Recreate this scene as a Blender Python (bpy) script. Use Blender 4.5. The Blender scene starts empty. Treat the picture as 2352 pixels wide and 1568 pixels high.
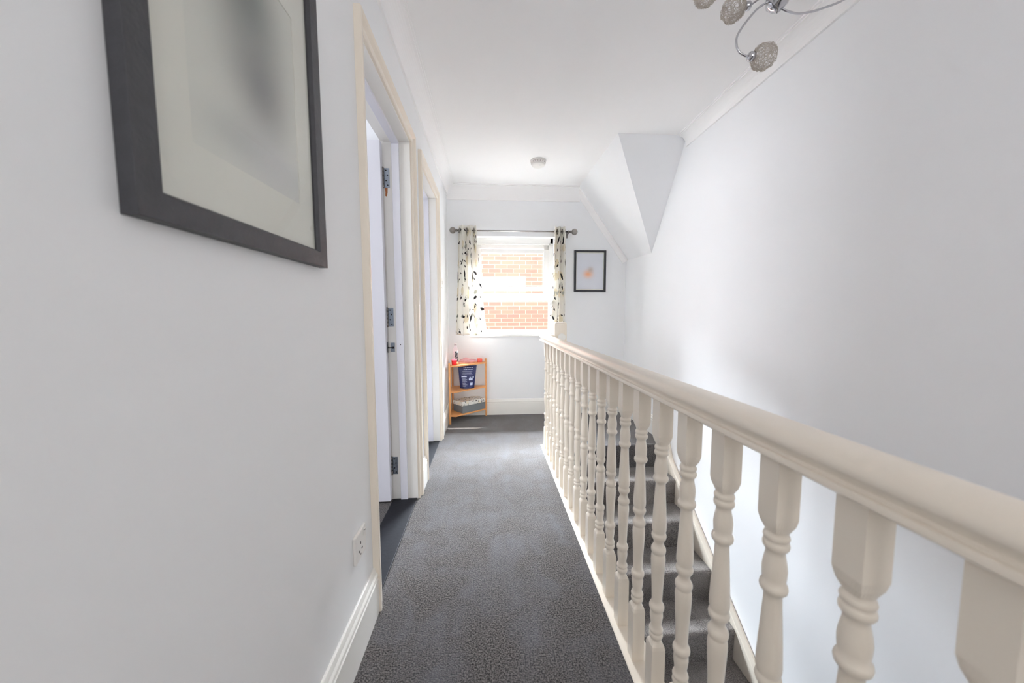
import bpy, math, random
from mathutils import Vector, Matrix
random.seed(7)
S = bpy.context.scene
C = S.collection
PI = math.pi

# ---------------------------------------------------------------- camera
cd = bpy.data.cameras.new('camera'); cam = bpy.data.objects.new('camera', cd); C.objects.link(cam)
cam.location = (0, 0, 1.05)
cam.rotation_mode = 'XYZ'
yaw, pit, rol = 0.06604, 0.07879, 0.00251
cam.matrix_world = Matrix.Translation((0, 0, 1.05)) @ Matrix.Rotation(-yaw, 4, 'Z') @ Matrix.Rotation(PI/2 - pit, 4, 'X') @ Matrix.Rotation(rol*-1, 4, 'Z')
cd.sensor_width = 36; cd.lens = 36*795.5/2352
cd.clip_start = 0.02; cd.clip_end = 60
cd.dof.use_dof = True; cd.dof.focus_distance = 2.2; cd.dof.aperture_fstop = 3.4
S.camera = cam

# ---------------------------------------------------------------- light
w = bpy.data.worlds.new('world'); S.world = w; w.use_nodes = True
bg = w.node_tree.nodes['Background']; bg.inputs[0].default_value = (0.88, 0.94, 1.0, 1); bg.inputs[1].default_value = .7
def sun(name, d, e, ang, col=(1, .97, .9)):
    l = bpy.data.lights.new(name, 'SUN'); l.energy = e; l.angle = ang; l.color = col
    o = bpy.data.objects.new(name, l); C.objects.link(o)
    o.rotation_euler = Vector(d).to_track_quat('-Z', 'Y').to_euler(); return o
def area(name, loc, d, sx, sy, e, col=(1, 1, 1), spread=180):
    l = bpy.data.lights.new(name, 'AREA'); l.shape = 'RECTANGLE'; l.size = sx; l.size_y = sy; l.energy = e; l.color = col
    o = bpy.data.objects.new(name, l); C.objects.link(o); o.location = loc; l.spread = math.radians(spread)
    o.rotation_euler = Vector(d).to_track_quat('-Z', 'Z').to_euler(); return o
sun('sun', (-.42, -.40, -1), 16, math.radians(.6))
area('added_sky_panel', (.5, 5.5, 3.15), (-.06, -2, -.9), 3.4, 1.1, 2100, (.84, .925, 1), 150)  # added panel hung out of sight in the passage, boosts light through end window
area('added_back_fill', (.42, -2.12, 1.5), (0.02, 1, -.02), 1.2, 1.15, 12, (1, .975, .96))  # added fill lamp at the invented window behind the camera
area('daylight_front_room_window', (-2.95, .75, 1.5), (1, 0, -.1), 1.1, 1.1, 31, (.93, .95, 1))
area('daylight_middle_room_window', (-2.95, 2.9, 1.5), (1, 0, -.1), 1.0, 1.1, 22, (.95, .965, 1))
vs = S.view_settings
vs.view_transform = 'Standard'; vs.look = 'None'; vs.gamma = 1; vs.use_curve_mapping = False; vs.exposure = 0.73
try:
    S.cycles.diffuse_bounces = 8; S.cycles.max_bounces = 12
except Exception: pass

# ---------------------------------------------------------------- materials
def lin(c): return tuple(((x/255)/12.92 if x/255 <= .04045 else ((x/255+.055)/1.055)**2.4) for x in c)
def mat(name, rgb, rough=.5, metal=0, bump=0, bscale=200, var=0, vscale=6, spec=.5, trans=0, alpha=1, coat=0):
    m = bpy.data.materials.new(name); m.use_nodes = True; nt = m.node_tree; b = nt.nodes['Principled BSDF']
    col = (*lin(rgb), 1)
    b.inputs['Base Color'].default_value = col; b.inputs['Roughness'].default_value = rough; b.inputs['Metallic'].default_value = metal
    b.inputs['Specular IOR Level'].default_value = spec
    b.inputs['Transmission Weight'].default_value = trans
    b.inputs['Coat Weight'].default_value = coat
    tc = nt.nodes.new('ShaderNodeTexCoord')
    n = nt.nodes.new('ShaderNodeTexNoise'); n.inputs['Scale'].default_value = vscale; n.inputs['Detail'].default_value = 5
    nt.links.new(tc.outputs['Object'], n.inputs['Vector'])
    mx = nt.nodes.new('ShaderNodeMix'); mx.data_type = 'RGBA'
    v = var
    mx.inputs[6].default_value = tuple(max(0, c*(1-v)) for c in col[:3]) + (1,); mx.inputs[7].default_value = tuple(min(1, c*(1+v)) for c in col[:3]) + (1,)
    nt.links.new(n.outputs['Fac'], mx.inputs[0]); nt.links.new(mx.outputs[2], b.inputs['Base Color'])
    if bump:
        n2 = nt.nodes.new('ShaderNodeTexNoise'); n2.inputs['Scale'].default_value = bscale; n2.inputs['Detail'].default_value = 3
        nt.links.new(tc.outputs['Object'], n2.inputs['Vector'])
        bp = nt.nodes.new('ShaderNodeBump'); bp.inputs['Strength'].default_value = bump; bp.inputs['Distance'].default_value = .002
        nt.links.new(n2.outputs['Fac'], bp.inputs['Height']); nt.links.new(bp.outputs['Normal'], b.inputs['Normal'])
    return m
M = {}
M['wall'] = mat('wall_emulsion', (239, 240, 241), .75, bump=.08, bscale=90, var=.01, spec=.3)
M['wall_cool'] = mat('wall_emulsion_cool', (239, 240, 242), .72, bump=.06, bscale=90, var=.01, spec=.3)
M['ceiling'] = mat('ceiling_emulsion', (244, 243, 243), .85, var=.01, spec=.2)
M['gloss'] = mat('white_gloss', (240, 238, 233), .3, var=.012, vscale=12, coat=.15)
M['cream'] = mat('cream_gloss', (239, 229, 214), .32, var=.02, vscale=14, coat=.15)
M['leafp'] = mat('door_paint', (228, 228, 236), .45, var=.01)
M['sash'] = mat('sash_paint', (244, 243, 240), .35, var=.01)
M['plastic'] = mat('white_plastic', (232, 229, 225), .35, var=.005)
M['black'] = mat('black_board', (15, 17, 25), .5, spec=.3, bump=.3, bscale=60, var=.35, vscale=30)
M['dark'] = mat('dark_slot', (30, 28, 28), .6)
M['chrome'] = mat('chrome', (200, 200, 204), .14, 1, var=.03)
M['steel'] = mat('worn_steel', (150, 158, 168), .3, 1, bump=.3, bscale=300, var=.3, vscale=80)
M['nickel'] = mat('brushed_nickel', (150, 146, 142), .28, 1, var=.05)
M['wire'] = mat('silver_wire', (206, 198, 188), .4, .85, var=.1)
M['frame'] = mat('charcoal_stained_wood', (62, 62, 66), .5, bump=.4, bscale=120, var=.25, vscale=40)
M['frameblack'] = mat('black_stained_wood', (40, 41, 46), .45, var=.1)
M['mount'] = mat('cream_mount_board', (226, 226, 216), .8, var=.008)
M['wood'] = mat('bamboo', (224, 160, 100), .45, var=.12, vscale=25, bump=.1)
M['baretimber'] = mat('bare_timber', (170, 105, 60), .6, var=.2)
M['foil'] = mat('navy_pouch', (26, 36, 92), .35, bump=.5, bscale=40, var=.25, vscale=18)
M['print'] = mat('pale_print', (190, 200, 225), .5)
M['boxgrey'] = mat('grey_card', (120, 124, 128), .6, var=.05)
M['red'] = mat('red_plastic', (226, 12, 36), .35, var=.05)
M['pinkred'] = mat('coral_wax', (246, 96, 78), .35, var=.25, vscale=60)
M['gold'] = mat('tan_card', (222, 178, 130), .5)
M['dirt'] = mat('outside_ground', (120, 115, 108), .9, var=.2)

def carpet(name, a, b_, pale):
    m = bpy.data.materials.new(name); m.use_nodes = True; nt = m.node_tree; b = nt.nodes['Principled BSDF']
    b.inputs['Roughness'].default_value = .95; b.inputs['Specular IOR Level'].default_value = .1
    b.inputs['Sheen Weight'].default_value = .25; b.inputs['Sheen Roughness'].default_value = .5
    tc = nt.nodes.new('ShaderNodeTexCoord')
    def noise(s, d=3, dist=0, vec=None):
        n = nt.nodes.new('ShaderNodeTexNoise'); n.inputs['Scale'].default_value = s; n.inputs['Detail'].default_value = d; n.inputs['Distortion'].default_value = dist
        nt.links.new(vec or tc.outputs['Object'], n.inputs['Vector']); return n
    def ramp(f, p0, p1):
        r = nt.nodes.new('ShaderNodeMapRange'); r.inputs['From Min'].default_value = p0; r.inputs['From Max'].default_value = p1
        nt.links.new(f, r.inputs['Value']); return r.outputs[0]
    n1 = noise(200, 2.5); n2 = noise(5.5, 6, .8)
    mp = nt.nodes.new('ShaderNodeMapping'); mp.inputs['Scale'].default_value = (9, 1.1, 1); nt.links.new(tc.outputs['Object'], mp.inputs['Vector'])
    n3 = noise(1.6, 4, .4, mp.outputs[0])
    m1 = nt.nodes.new('ShaderNodeMix'); m1.data_type = 'RGBA'; m1.inputs[6].default_value = (*lin(a), 1); m1.inputs[7].default_value = (*lin(b_), 1)
    nt.links.new(ramp(n1.outputs['Fac'], .36, .66), m1.inputs[0])
    ad = nt.nodes.new('ShaderNodeMath'); ad.operation = 'MULTIPLY'
    nt.links.new(ramp(n2.outputs['Fac'], .40, .68), ad.inputs[0]); nt.links.new(ramp(n3.outputs['Fac'], .2, .8), ad.inputs[1])
    m2 = nt.nodes.new('ShaderNodeMix'); m2.data_type = 'RGBA'; m2.inputs[7].default_value = (*lin(pale), 1)
    sc = nt.nodes.new('ShaderNodeMath'); sc.operation = 'MULTIPLY'; sc.inputs[1].default_value = .95
    nt.links.new(ad.outputs[0], sc.inputs[0]); nt.links.new(sc.outputs[0], m2.inputs[0]); nt.links.new(m1.outputs[2], m2.inputs[6])
    nt.links.new(m2.outputs[2], b.inputs['Base Color'])
    bp = nt.nodes.new('ShaderNodeBump'); bp.inputs['Strength'].default_value = .9; bp.inputs['Distance'].default_value = .004
    nt.links.new(n1.outputs['Fac'], bp.inputs['Height']); nt.links.new(bp.outputs['Normal'], b.inputs['Normal'])
    return m
M['carpet'] = carpet('grey_carpet', (24, 21, 20), (108, 102, 99), (96, 96, 101))
M['staircarpet'] = carpet('stair_carpet', (62, 57, 54), (140, 132, 127), (150, 144, 140))

def brick(name='red_brick', c1=(196, 150, 142), c2=(204, 164, 150), c3=(228, 212, 204)):
    m = bpy.data.materials.new(name); m.use_nodes = True; nt = m.node_tree; b = nt.nodes['Principled BSDF']; b.inputs['Roughness'].default_value = .9
    tc = nt.nodes.new('ShaderNodeTexCoord'); mp = nt.nodes.new('ShaderNodeMapping'); mp.inputs['Rotation'].default_value = (PI/2, 0, 0)
    nt.links.new(tc.outputs['Object'], mp.inputs['Vector'])
    t = nt.nodes.new('ShaderNodeTexBrick'); t.inputs['Scale'].default_value = 1; t.inputs['Brick Width'].default_value = .225; t.inputs['Row Height'].default_value = .075
    t.inputs['Mortar Size'].default_value = .006; t.inputs['Color1'].default_value = (*lin(c1), 1); t.inputs['Color2'].default_value = (*lin(c2), 1)
    t.inputs['Mortar'].default_value = (*lin(c3), 1)
    nt.links.new(mp.outputs[0], t.inputs['Vector']); nt.links.new(t.outputs['Color'], b.inputs['Base Color']); return m
M['brick'] = brick()

def glass(name, refl=.08, tint=(1, 1, 1), rough=.0, haze=0):
    m = bpy.data.materials.new(name); m.use_nodes = True; nt = m.node_tree; nt.nodes.clear()
    o = nt.nodes.new('ShaderNodeOutputMaterial'); t = nt.nodes.new('ShaderNodeBsdfTransparent'); t.inputs[0].default_value = (*tint, 1)
    g = nt.nodes.new('ShaderNodeBsdfGlossy'); g.inputs['Roughness'].default_value = rough
    f = nt.nodes.new('ShaderNodeLayerWeight'); f.inputs[0].default_value = .5
    pw = nt.nodes.new('ShaderNodeMath'); pw.operation = 'POWER'; pw.inputs[1].default_value = 5; nt.links.new(f.outputs['Facing'], pw.inputs[0])
    ml = nt.nodes.new('ShaderNodeMath'); ml.operation = 'MULTIPLY_ADD'; ml.inputs[1].default_value = .9; ml.inputs[2].default_value = .03; nt.links.new(pw.outputs[0], ml.inputs[0])
    mx = nt.nodes.new('ShaderNodeMixShader'); nt.links.new(ml.outputs[0], mx.inputs[0]); nt.links.new(t.outputs[0], mx.inputs[1]); nt.links.new(g.outputs[0], mx.inputs[2])
    last = mx
    if haze:
        d = nt.nodes.new('ShaderNodeBsdfTranslucent'); d.inputs[0].default_value = (*tint, 1)
        d2 = nt.nodes.new('ShaderNodeBsdfDiffuse'); d2.inputs[0].default_value = (*tint, 1)
        dm = nt.nodes.new('ShaderNodeMixShader'); nt.links.new(d.outputs[0], dm.inputs[1]); nt.links.new(d2.outputs[0], dm.inputs[2])
        m2 = nt.nodes.new('ShaderNodeMixShader'); m2.inputs[0].default_value = haze
        nt.links.new(mx.outputs[0], m2.inputs[1]); nt.links.new(dm.outputs[0], m2.inputs[2]); last = m2
    nt.links.new(last.outputs[0], o.inputs[0]); return m
M['glass'] = glass('clear_glass')
M['bottle'] = glass('clear_plastic', tint=(.97, .9, .92), haze=.12, rough=.05)
M['pinkbag'] = glass('pink_film', tint=(1, .80, .84), haze=.28, rough=.2)
M['pinkjar'] = glass('coral_glass', tint=(1, .55, .46), haze=.3, rough=.1)

# node helper for printed patterns
class N:
    def __init__(s, nt): s.nt = nt
    def m(s, op, a, b=None, c=None):
        n = s.nt.nodes.new('ShaderNodeMath'); n.operation = op
        for i, v in enumerate((a, b, c)):
            if v is None: continue
            if isinstance(v, (int, float)): n.inputs[i].default_value = v
            else: s.nt.links.new(v, n.inputs[i])
        return n.outputs[0]
    def mix(s, f, a, b):
        n = s.nt.nodes.new('ShaderNodeMix'); n.data_type = 'RGBA'
        for i, v in ((0, f), (6, a), (7, b)):
            if isinstance(v, tuple): n.inputs[i].default_value = (*v, 1)
            elif isinstance(v, (int, float)): n.inputs[i].default_value = v
            else: s.nt.links.new(v, n.inputs[i])
        return n.outputs[2]
    def leaves(s, uv, scale, off, L, W, keep, veins=False):
        mp = s.nt.nodes.new('ShaderNodeMapping'); mp.inputs['Location'].default_value = (off, off*.37, 0); mp.inputs['Scale'].default_value = (scale, scale, scale)
        s.nt.links.new(uv, mp.inputs['Vector'])
        v = s.nt.nodes.new('ShaderNodeTexVoronoi'); v.voronoi_dimensions = '2D'; v.inputs['Scale'].default_value = 1; v.inputs['Randomness'].default_value = .8
        s.nt.links.new(mp.outputs[0], v.inputs['Vector'])
        sub = s.nt.nodes.new('ShaderNodeVectorMath'); sub.operation = 'SUBTRACT'
        s.nt.links.new(mp.outputs[0], sub.inputs[0]); s.nt.links.new(v.outputs['Position'], sub.inputs[1])
        sc = s.nt.nodes.new('ShaderNodeSeparateColor'); s.nt.links.new(v.outputs['Color'], sc.inputs[0])
        rot = s.nt.nodes.new('ShaderNodeVectorRotate'); rot.rotation_type = 'Z_AXIS'
        s.nt.links.new(sub.outputs[0], rot.inputs['Vector']); s.nt.links.new(s.m('MULTIPLY', sc.outputs[0], 3.1), rot.inputs['Angle'])
        sx = s.nt.nodes.new('ShaderNodeSeparateXYZ'); s.nt.links.new(rot.outputs[0], sx.inputs[0])
        x, y = sx.outputs[0], s.m('ABSOLUTE', sx.outputs[1])
        xn = s.m('DIVIDE', x, L); lim = s.m('MULTIPLY', s.m('SUBTRACT', 1, s.m('MULTIPLY', xn, xn)), W)
        inside = s.m('LESS_THAN', y, lim)
        k = s.m('LESS_THAN', sc.outputs[1], keep)
        if veins:
            edge = s.m('GREATER_THAN', y, s.m('MULTIPLY', lim, .72))
            st = s.m('GREATER_THAN', s.m('SINE', s.m('MULTIPLY', s.m('ADD', x, s.m('MULTIPLY', y, -1.2)), 60/scale*1.3)), .15)
            solid = s.m('LESS_THAN', sc.outputs[2], .45)
            inside = s.m('MULTIPLY', inside, s.m('MAXIMUM', s.m('MAXIMUM', edge, st), solid))
        return s.m('MULTIPLY', inside, k)
def leafprint(name, base, k=1., translucent=.35):
    m = bpy.data.materials.new(name); m.use_nodes = True; nt = m.node_tree; b = nt.nodes['Principled BSDF']; b.inputs['Roughness'].default_value = .9
    b.inputs['Specular IOR Level'].default_value = .1
    uv = nt.nodes.new('ShaderNodeTexCoord').outputs['UV']; n = N(nt)
    c = lin(base)
    c1 = n.mix(n.leaves(uv, 7*k, 3.3, .34, .28, .45), c, lin((234, 226, 208)))
    c2 = n.mix(n.leaves(uv, 9*k, 9.1, .30, .16, .35), c1, lin((186, 186, 180)))
    c3 = n.mix(n.leaves(uv, 9.5*k, 1.7, .40, .13, .50, True), c2, lin((58, 56, 58)))
    c4 = n.mix(n.leaves(uv, 17*k, 5.2, .30, .12, .25), c3, lin((66, 64, 66)))
    nt.links.new(c4, b.inputs['Base Color'])
    if translucent:
        o = nt.nodes['Material Output']; t = nt.nodes.new('ShaderNodeBsdfTranslucent'); nt.links.new(c4, t.inputs[0])
        mx = nt.nodes.new('ShaderNodeMixShader'); mx.inputs[0].default_value = translucent
        nt.links.new(b.outputs[0], mx.inputs[1]); nt.links.new(t.outputs[0], mx.inputs[2]); nt.links.new(mx.outputs[0], o.inputs[0])
    return m
M['curtain'] = leafprint('leaf_print_curtain', (246, 244, 239))
M['boxlid'] = leafprint('leaf_print_card', (232, 230, 224), 2.4, 0)

def blob(name, base, spots, axis='y'):
    """printed sheet with soft out-of-focus looking washes; spots = (u, v, ru, rv, rgb, strength) in the sheet's own 0..1 UV"""
    m = bpy.data.materials.new(name); m.use_nodes = True; nt = m.node_tree; b = nt.nodes['Principled BSDF']; b.inputs['Roughness'].default_value = .75
    n = N(nt); uv = nt.nodes.new('ShaderNodeTexCoord').outputs['UV']; sx = nt.nodes.new('ShaderNodeSeparateXYZ'); nt.links.new(uv, sx.inputs[0])
    c = lin(base)
    for (u, v, ru, rv, rgb, st) in spots:
        du = n.m('DIVIDE', n.m('SUBTRACT', sx.outputs[0], u), ru); dv = n.m('DIVIDE', n.m('SUBTRACT', sx.outputs[1], v), rv)
        d = n.m('ADD', n.m('MULTIPLY', du, du), n.m('MULTIPLY', dv, dv))
        f = n.m('MULTIPLY', n.m('POWER', 2.718, n.m('MULTIPLY', d, -1)), st)
        c = n.mix(f, c, lin(rgb))
    nt.links.new(c, b.inputs['Base Color']); return m
M['print_big'] = blob('grey_wash_print', (222, 223, 214), [(.50, .82, .32, .30, (105, 115, 110), .9), (.60, .45, .27, .24, (128, 130, 130), .85), (.35, .14, .28, .10, (165, 170, 166), .45), (.72, .12, .35, .16, (200, 200, 202), .6)])
M['print_small'] = blob('orange_wash_print', (224, 226, 234), [(.43, .42, .16, .10, (245, 170, 112), .9), (.52, .54, .11, .08, (185, 160, 140), .6)])

# ---------------------------------------------------------------- mesh helpers
class MB:
    def __init__(s): s.v = []; s.f = []; s.sm = []; s.uv = {}
    def add(s, vs_, fs, smooth=False):
        o = len(s.v); s.v += [Vector(p) for p in vs_]; s.f += [[i+o for i in f] for f in fs]; s.sm += [smooth]*len(fs); return s
    def box(s, x0, x1, y0, y1, z0, z1):
        if x0 > x1: x0, x1 = x1, x0
        if y0 > y1: y0, y1 = y1, y0
        p = [(x, y, z) for z in (z0, z1) for y in (y0, y1) for x in (x0, x1)]
        return s.add(p, [(0, 2, 3, 1), (4, 5, 7, 6), (0, 1, 5, 4), (2, 6, 7, 3), (0, 4, 6, 2), (1, 3, 7, 5)])
    def rings(s, rings, smooth=True, caps=True, closed=True, flags=None):
        n = len(rings[0]); vs_ = [p for r in rings for p in r]; o = len(s.v); s.v += [Vector(p) for p in vs_]
        for i in range(len(rings)-1):
            for j in range(n if closed else n-1):
                k = (j+1) % n
                s.f.append([o+i*n+j, o+i*n+k, o+(i+1)*n+k, o+(i+1)*n+j]); s.sm.append(smooth if flags is None else flags[i])
        if caps:
            s.f.append([o+j for j in range(n)][::-1]); s.sm.append(False)
            s.f.append([o+(len(rings)-1)*n+j for j in range(n)]); s.sm.append(False)
        return s
    def lathe(s, prof, c=(0, 0, 0), ax='z', n=28, smooth=True, caps=True):
        R_ = []
        for (h, r) in prof:
            ring = []
            for j in range(n):
                a = 2*PI*j/n; p = (r*math.cos(a), r*math.sin(a), h)
                if ax == 'x': p = (h, r*math.cos(a), r*math.sin(a))
                if ax == 'y': p = (r*math.sin(a), h, r*math.cos(a))
                ring.append((p[0]+c[0], p[1]+c[1], p[2]+c[2]))
            R_.append(ring)
        return s.rings(R_, smooth, caps)
    def tube(s, pts, r, n=8, closed=False):
        pts = [Vector(p) for p in pts]; R_ = []; m = len(pts)
        up = None
        for i in range(m):
            a = pts[(i-1) % m] if (closed or i > 0) else pts[i]; b = pts[(i+1) % m] if (closed or i < m-1) else pts[i]
            t = (b-a).normalized()
            if up is None: up = t.orthogonal().normalized()
            up = (up - t*up.dot(t)); up = up.normalized() if up.length > 1e-6 else t.orthogonal().normalized()
            bi = t.cross(up); rr = r[i] if isinstance(r, (list, tuple)) else r
            R_.append([pts[i]+(up*math.cos(2*PI*j/n)+bi*math.sin(2*PI*j/n))*rr for j in range(n)])
        if closed: R_.append(R_[0])
        return s.rings(R_, True, not closed)
    def prism(s, poly, a, b, ax='y'):
        """poly in the plane across ax, extruded from a to b. y: (x,z); x: (y,z); z: (x,y)"""
        def P(p, h): return {'y': (p[0], h, p[1]), 'x': (h, p[0], p[1]), 'z': (p[0], p[1], h)}[ax]
        return s.rings([[P(p, a) for p in poly], [P(p, b) for p in poly]], False, True)
    def grid(s, fn, nu, nv, smooth=True, uvfn=None):
        o = len(s.v)
        for i in range(nv+1):
            for j in range(nu+1): s.v.append(Vector(fn(j/nu, i/nv))); s.uv[len(s.v)-1] = (uvfn or (lambda a, b: (a, b)))(j/nu, i/nv)
        for i in range(nv):
            for j in range(nu):
                a = o+i*(nu+1)+j; s.f.append([a, a+1, a+nu+2, a+nu+1]); s.sm.append(smooth)
        return s
    def build(s, name, m, parent=None, bevel=0, solid=0, flip=False, fix=True):
        me = bpy.data.meshes.new(name)
        off = Vector((0, 0, 0)); p = parent
        while p is not None: off += p.location; p = p.parent
        me.from_pydata([tuple(v-off) for v in s.v], [], s.f); me.update()
        if s.uv:
            ul = me.uv_layers.new(name='UVMap')
            for lp in me.loops: ul.data[lp.index].uv = s.uv.get(lp.vertex_index, (0, 0))
        for i, pl in enumerate(me.polygons): pl.use_smooth = s.sm[i]
        if fix and not s.uv:
            import bmesh
            bm = bmesh.new(); bm.from_mesh(me); bmesh.ops.recalc_face_normals(bm, faces=bm.faces); bm.to_mesh(me); bm.free()
        me.materials.append(M[m] if isinstance(m, str) else m)
        o = bpy.data.objects.new(name, me); C.objects.link(o)
        if parent: o.parent = parent
        if bevel:
            b = o.modifiers.new('bevel', 'BEVEL'); b.width = bevel; b.segments = 3; b.limit_method = 'ANGLE'; b.angle_limit = math.radians(40)
        if solid:
            b = o.modifiers.new('thick', 'SOLIDIFY'); b.thickness = solid; b.offset = 0
        return o
def tag(o, label=None, cat=None, group=None, kind=None):
    if label: o['label'] = label
    if cat: o['category'] = cat
    if group: o['group'] = group
    if kind: o['kind'] = kind
    return o
def thing(name, loc, label, cat, group=None, kind=None):
    o = bpy.data.objects.new(name, None); C.objects.link(o); o.location = loc; o.empty_display_size = .05
    return tag(o, label, cat, group, kind)
def link_copy(o, parent, loc=None):
    c = o.copy(); C.objects.link(c); c.parent = parent
    if loc is not None: c.location = loc
    return c
def bez(p, n=24):
    p = [Vector(q) for q in p]; out = []
    # catmull-rom through points
    q = [p[0]*2-p[1]] + p + [p[-1]*2-p[-2]]
    for i in range(1, len(q)-2):
        for k in range(n//(len(p)-1)+1):
            t = k/(n//(len(p)-1)+1); a, b, c_, d = q[i-1], q[i], q[i+1], q[i+2]
            out.append(.5*((2*b)+(c_-a)*t+(2*a-5*b+4*c_-d)*t*t+(3*b-a-3*c_+d)*t**3))
    out.append(p[-1]); return out

# ---------------------------------------------------------------- dimensions
XL, XR, YE, YB, ZC = -.412, 1.43, 3.576, -2.2, 2.325
XI = -.55                      # room face of the left wall
XS = .475                      # edge of landing over the stairwell
Y0, GO, RI = 2.637, .223, .185  # stair head, going, rise
D1 = (1.232, 1.937); D2 = (2.222, 2.837); DH = 1.955
YN = -.75                      # near end of stairwell
ZB = -2.405
WX0, WX1, WZ0, WZ1 = -.17, .675, .845, 1.835

def struct(name, mb, m, label, cat, **k): return tag(mb.build(name, m, **k), label, cat, None, 'structure')

# floors
f = MB(); f.box(-3.1, XS, YB, YE+.05, -.22, 0); f.box(XS, XR+.05, Y0+.03, YE+.05, -.22, 0); f.box(XS, XR+.05, YB, YN, -.22, 0)
# rounded carpet nosing at the stair head
f.rings([[(x, Y0+.03, 0), (x, Y0+.015, 0), (x, Y0+.004, -.004), (x, Y0-.002, -.012), (x, Y0-.001, -.03), (x, Y0, -.19), (x, Y0+.03, -.19)] for x in (XS, 1.385)], True, True)
struct('floor', f, 'carpet', 'grey cut pile carpet covering the landing floor', 'floor')
f = MB(); f.box(XS-.05, XR+.05, -3, Y0+.1, ZB-.1, ZB)
struct('floor_lower', f, 'staircarpet', 'floor of the hall at the foot of the stairs', 'floor')
# walls
wl = MB(); wl.box(XI, XL, YB, D1[0]-.025, -.2, ZC+.05); wl.box(XI, XL, D1[1]+.025, D2[0]-.025, -.2, ZC+.05); wl.box(XI, XL, D2[1]+.025, YE+.05, -.2, ZC+.05)
for d in (D1, D2): wl.box(XI, XL, d[0]-.025, d[1]+.025, DH+.025, ZC+.05)
struct('wall_left', wl, 'wall', 'white left wall of the landing with two doorways', 'wall')
wr = MB(); wr.box(XR, XR+.12, -3, YE+.3, ZB-.1, ZC+.05)
struct('wall_right', wr, 'wall_cool', 'tall white right wall running down beside the stairs', 'wall')
we = MB(); we.box(-3.1, WX0, YE, YE+.27, -.3, ZC+.05); we.box(WX1, XR+.1, YE, YE+.27, -.3, ZC+.05); we.box(WX0, WX1, YE, YE+.27, -.3, WZ0-.02); we.box(WX0, WX1, YE, YE+.27, WZ1, ZC+.05)
struct('wall_end', we, 'wall_cool', 'white end wall around the curtained window', 'wall')
wb = MB(); bx0, bx1, bz0, bz1 = -.2, 1.04, .9, 2.1
wb.box(-3.1, bx0, YB-.15, YB, -.3, ZC+.05); wb.box(bx1, XR+.1, YB-.15, YB, -.3, ZC+.05); wb.box(bx0, bx1, YB-.15, YB, -.3, bz0); wb.box(bx0, bx1, YB-.15, YB, bz1, ZC+.05)
struct('wall_back', wb, 'wall', 'white wall behind the viewer with an added wide window for fill light', 'wall')
ws = MB(); ws.box(XS-.08, XS-.003, YN, Y0+.1, ZB-.05, -.19); 
struct('wall_stairwell', ws, 'wall_cool', 'white wall below the landing beside the stairs', 'wall')
wk = MB(); wk.box(XS-.08, XR+.1, -3.1, -3.0, ZB-.05, 0); wk.box(XS-.08, XS, -3.0, YN, ZB-.05, -.2)
struct('wall_lower_hall', wk, 'wall', 'white wall of the lower hall', 'wall')
wu = MB(); wu.box(XS-.08, XR-.002, Y0+.07, Y0+.12, ZB-.05, -.222); struct('wall_understair', wu, 'wall', 'white wall closing the head of the stairwell', 'wall')
# rooms through the doors
rm = MB(); zc = ZC
rm.box(-3.2, -3.1, YB, .2, -.3, zc); rm.box(-3.2, -3.1, 1.3, 2.3, -.3, zc); rm.box(-3.2, -3.1, 3.4, YE, -.3, zc)
for a, b in ((.2, 1.3), (2.3, 3.4)): rm.box(-3.2, -3.1, a, b, -.3, .9); rm.box(-3.2, -3.1, a, b, 2.1, zc)
rm.box(-3.1, XI, 2.04, 2.12, -.05, zc)
struct('wall_rooms', rm, 'wall_cool', 'white walls of the rooms beyond the doorways', 'wall')
# ceiling
ce = MB(); ce.box(-3.2, XR+.1, YB-.1, YE+.3, ZC, ZC+.12)
struct('ceiling', ce, 'ceiling', 'flat white ceiling over the landing', 'ceiling')
# sloping roof soffit with hipped end
hp = MB()
T1, T2, B1 = (.922, 2.505, ZC+.001), (XR+.002, 2.505, ZC+.001), (XR+.002, 3.01, 1.578)
E1, E2, E3 = (.912, YE+.002, ZC+.001), (XR+.002, YE+.002, ZC+.001), (XR+.002, YE+.002, 1.60)
hp.add([T1, T2, B1], [(0, 1, 2)]); hp.add([T1, B1, E3, E1], [(0, 1, 2, 3)])
struct('ceiling_slope', hp, 'wall_cool', 'sloping white bulkhead with a triangular hipped end above the stairs', 'ceiling')

# cornices
def cove(h, wd, n=9):
    pts = [(0, 0), (0, -h), (.012, -h), (.012, -h+.012)]
    for i in range(n+1):
        a = PI/2*i/n; pts.append((.012+(wd-.024)*(1-math.cos(a)), -h+.012+(h-.024)*math.sin(a)))
    pts += [(wd-.010, -.012), (wd-.010, -.006), (wd, -.006), (wd, 0)]
    return pts
def cornice(name, prof, fn, a, b, label):
    R_ = [[fn(p, t) for p in prof] for t in (a, b)]
    m = MB(); m.rings(R_, False, True); return struct(name, m, 'ceiling', label, 'cornice')
cornice('trim_1', cove(.10, .085), lambda p, t: (XL+p[0], t, ZC+p[1]), YB, YE, 'white coved cornice along the left wall')
cornice('trim_2', cove(.14, .065), lambda p, t: (t, YE-p[0], ZC+p[1]), XL, .93, 'white coved cornice above the end window')
cornice('trim_3', cove(.08, .075), lambda p, t: (XR-p[0], t, ZC+p[1]), YB, 2.50, 'white coved cornice along the right wall')
cornice('trim_4', cove(.10, .085), lambda p, t: (t, YB+p[0], ZC+p[1]), XL, XR, 'white coved cornice on the back wall')
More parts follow.
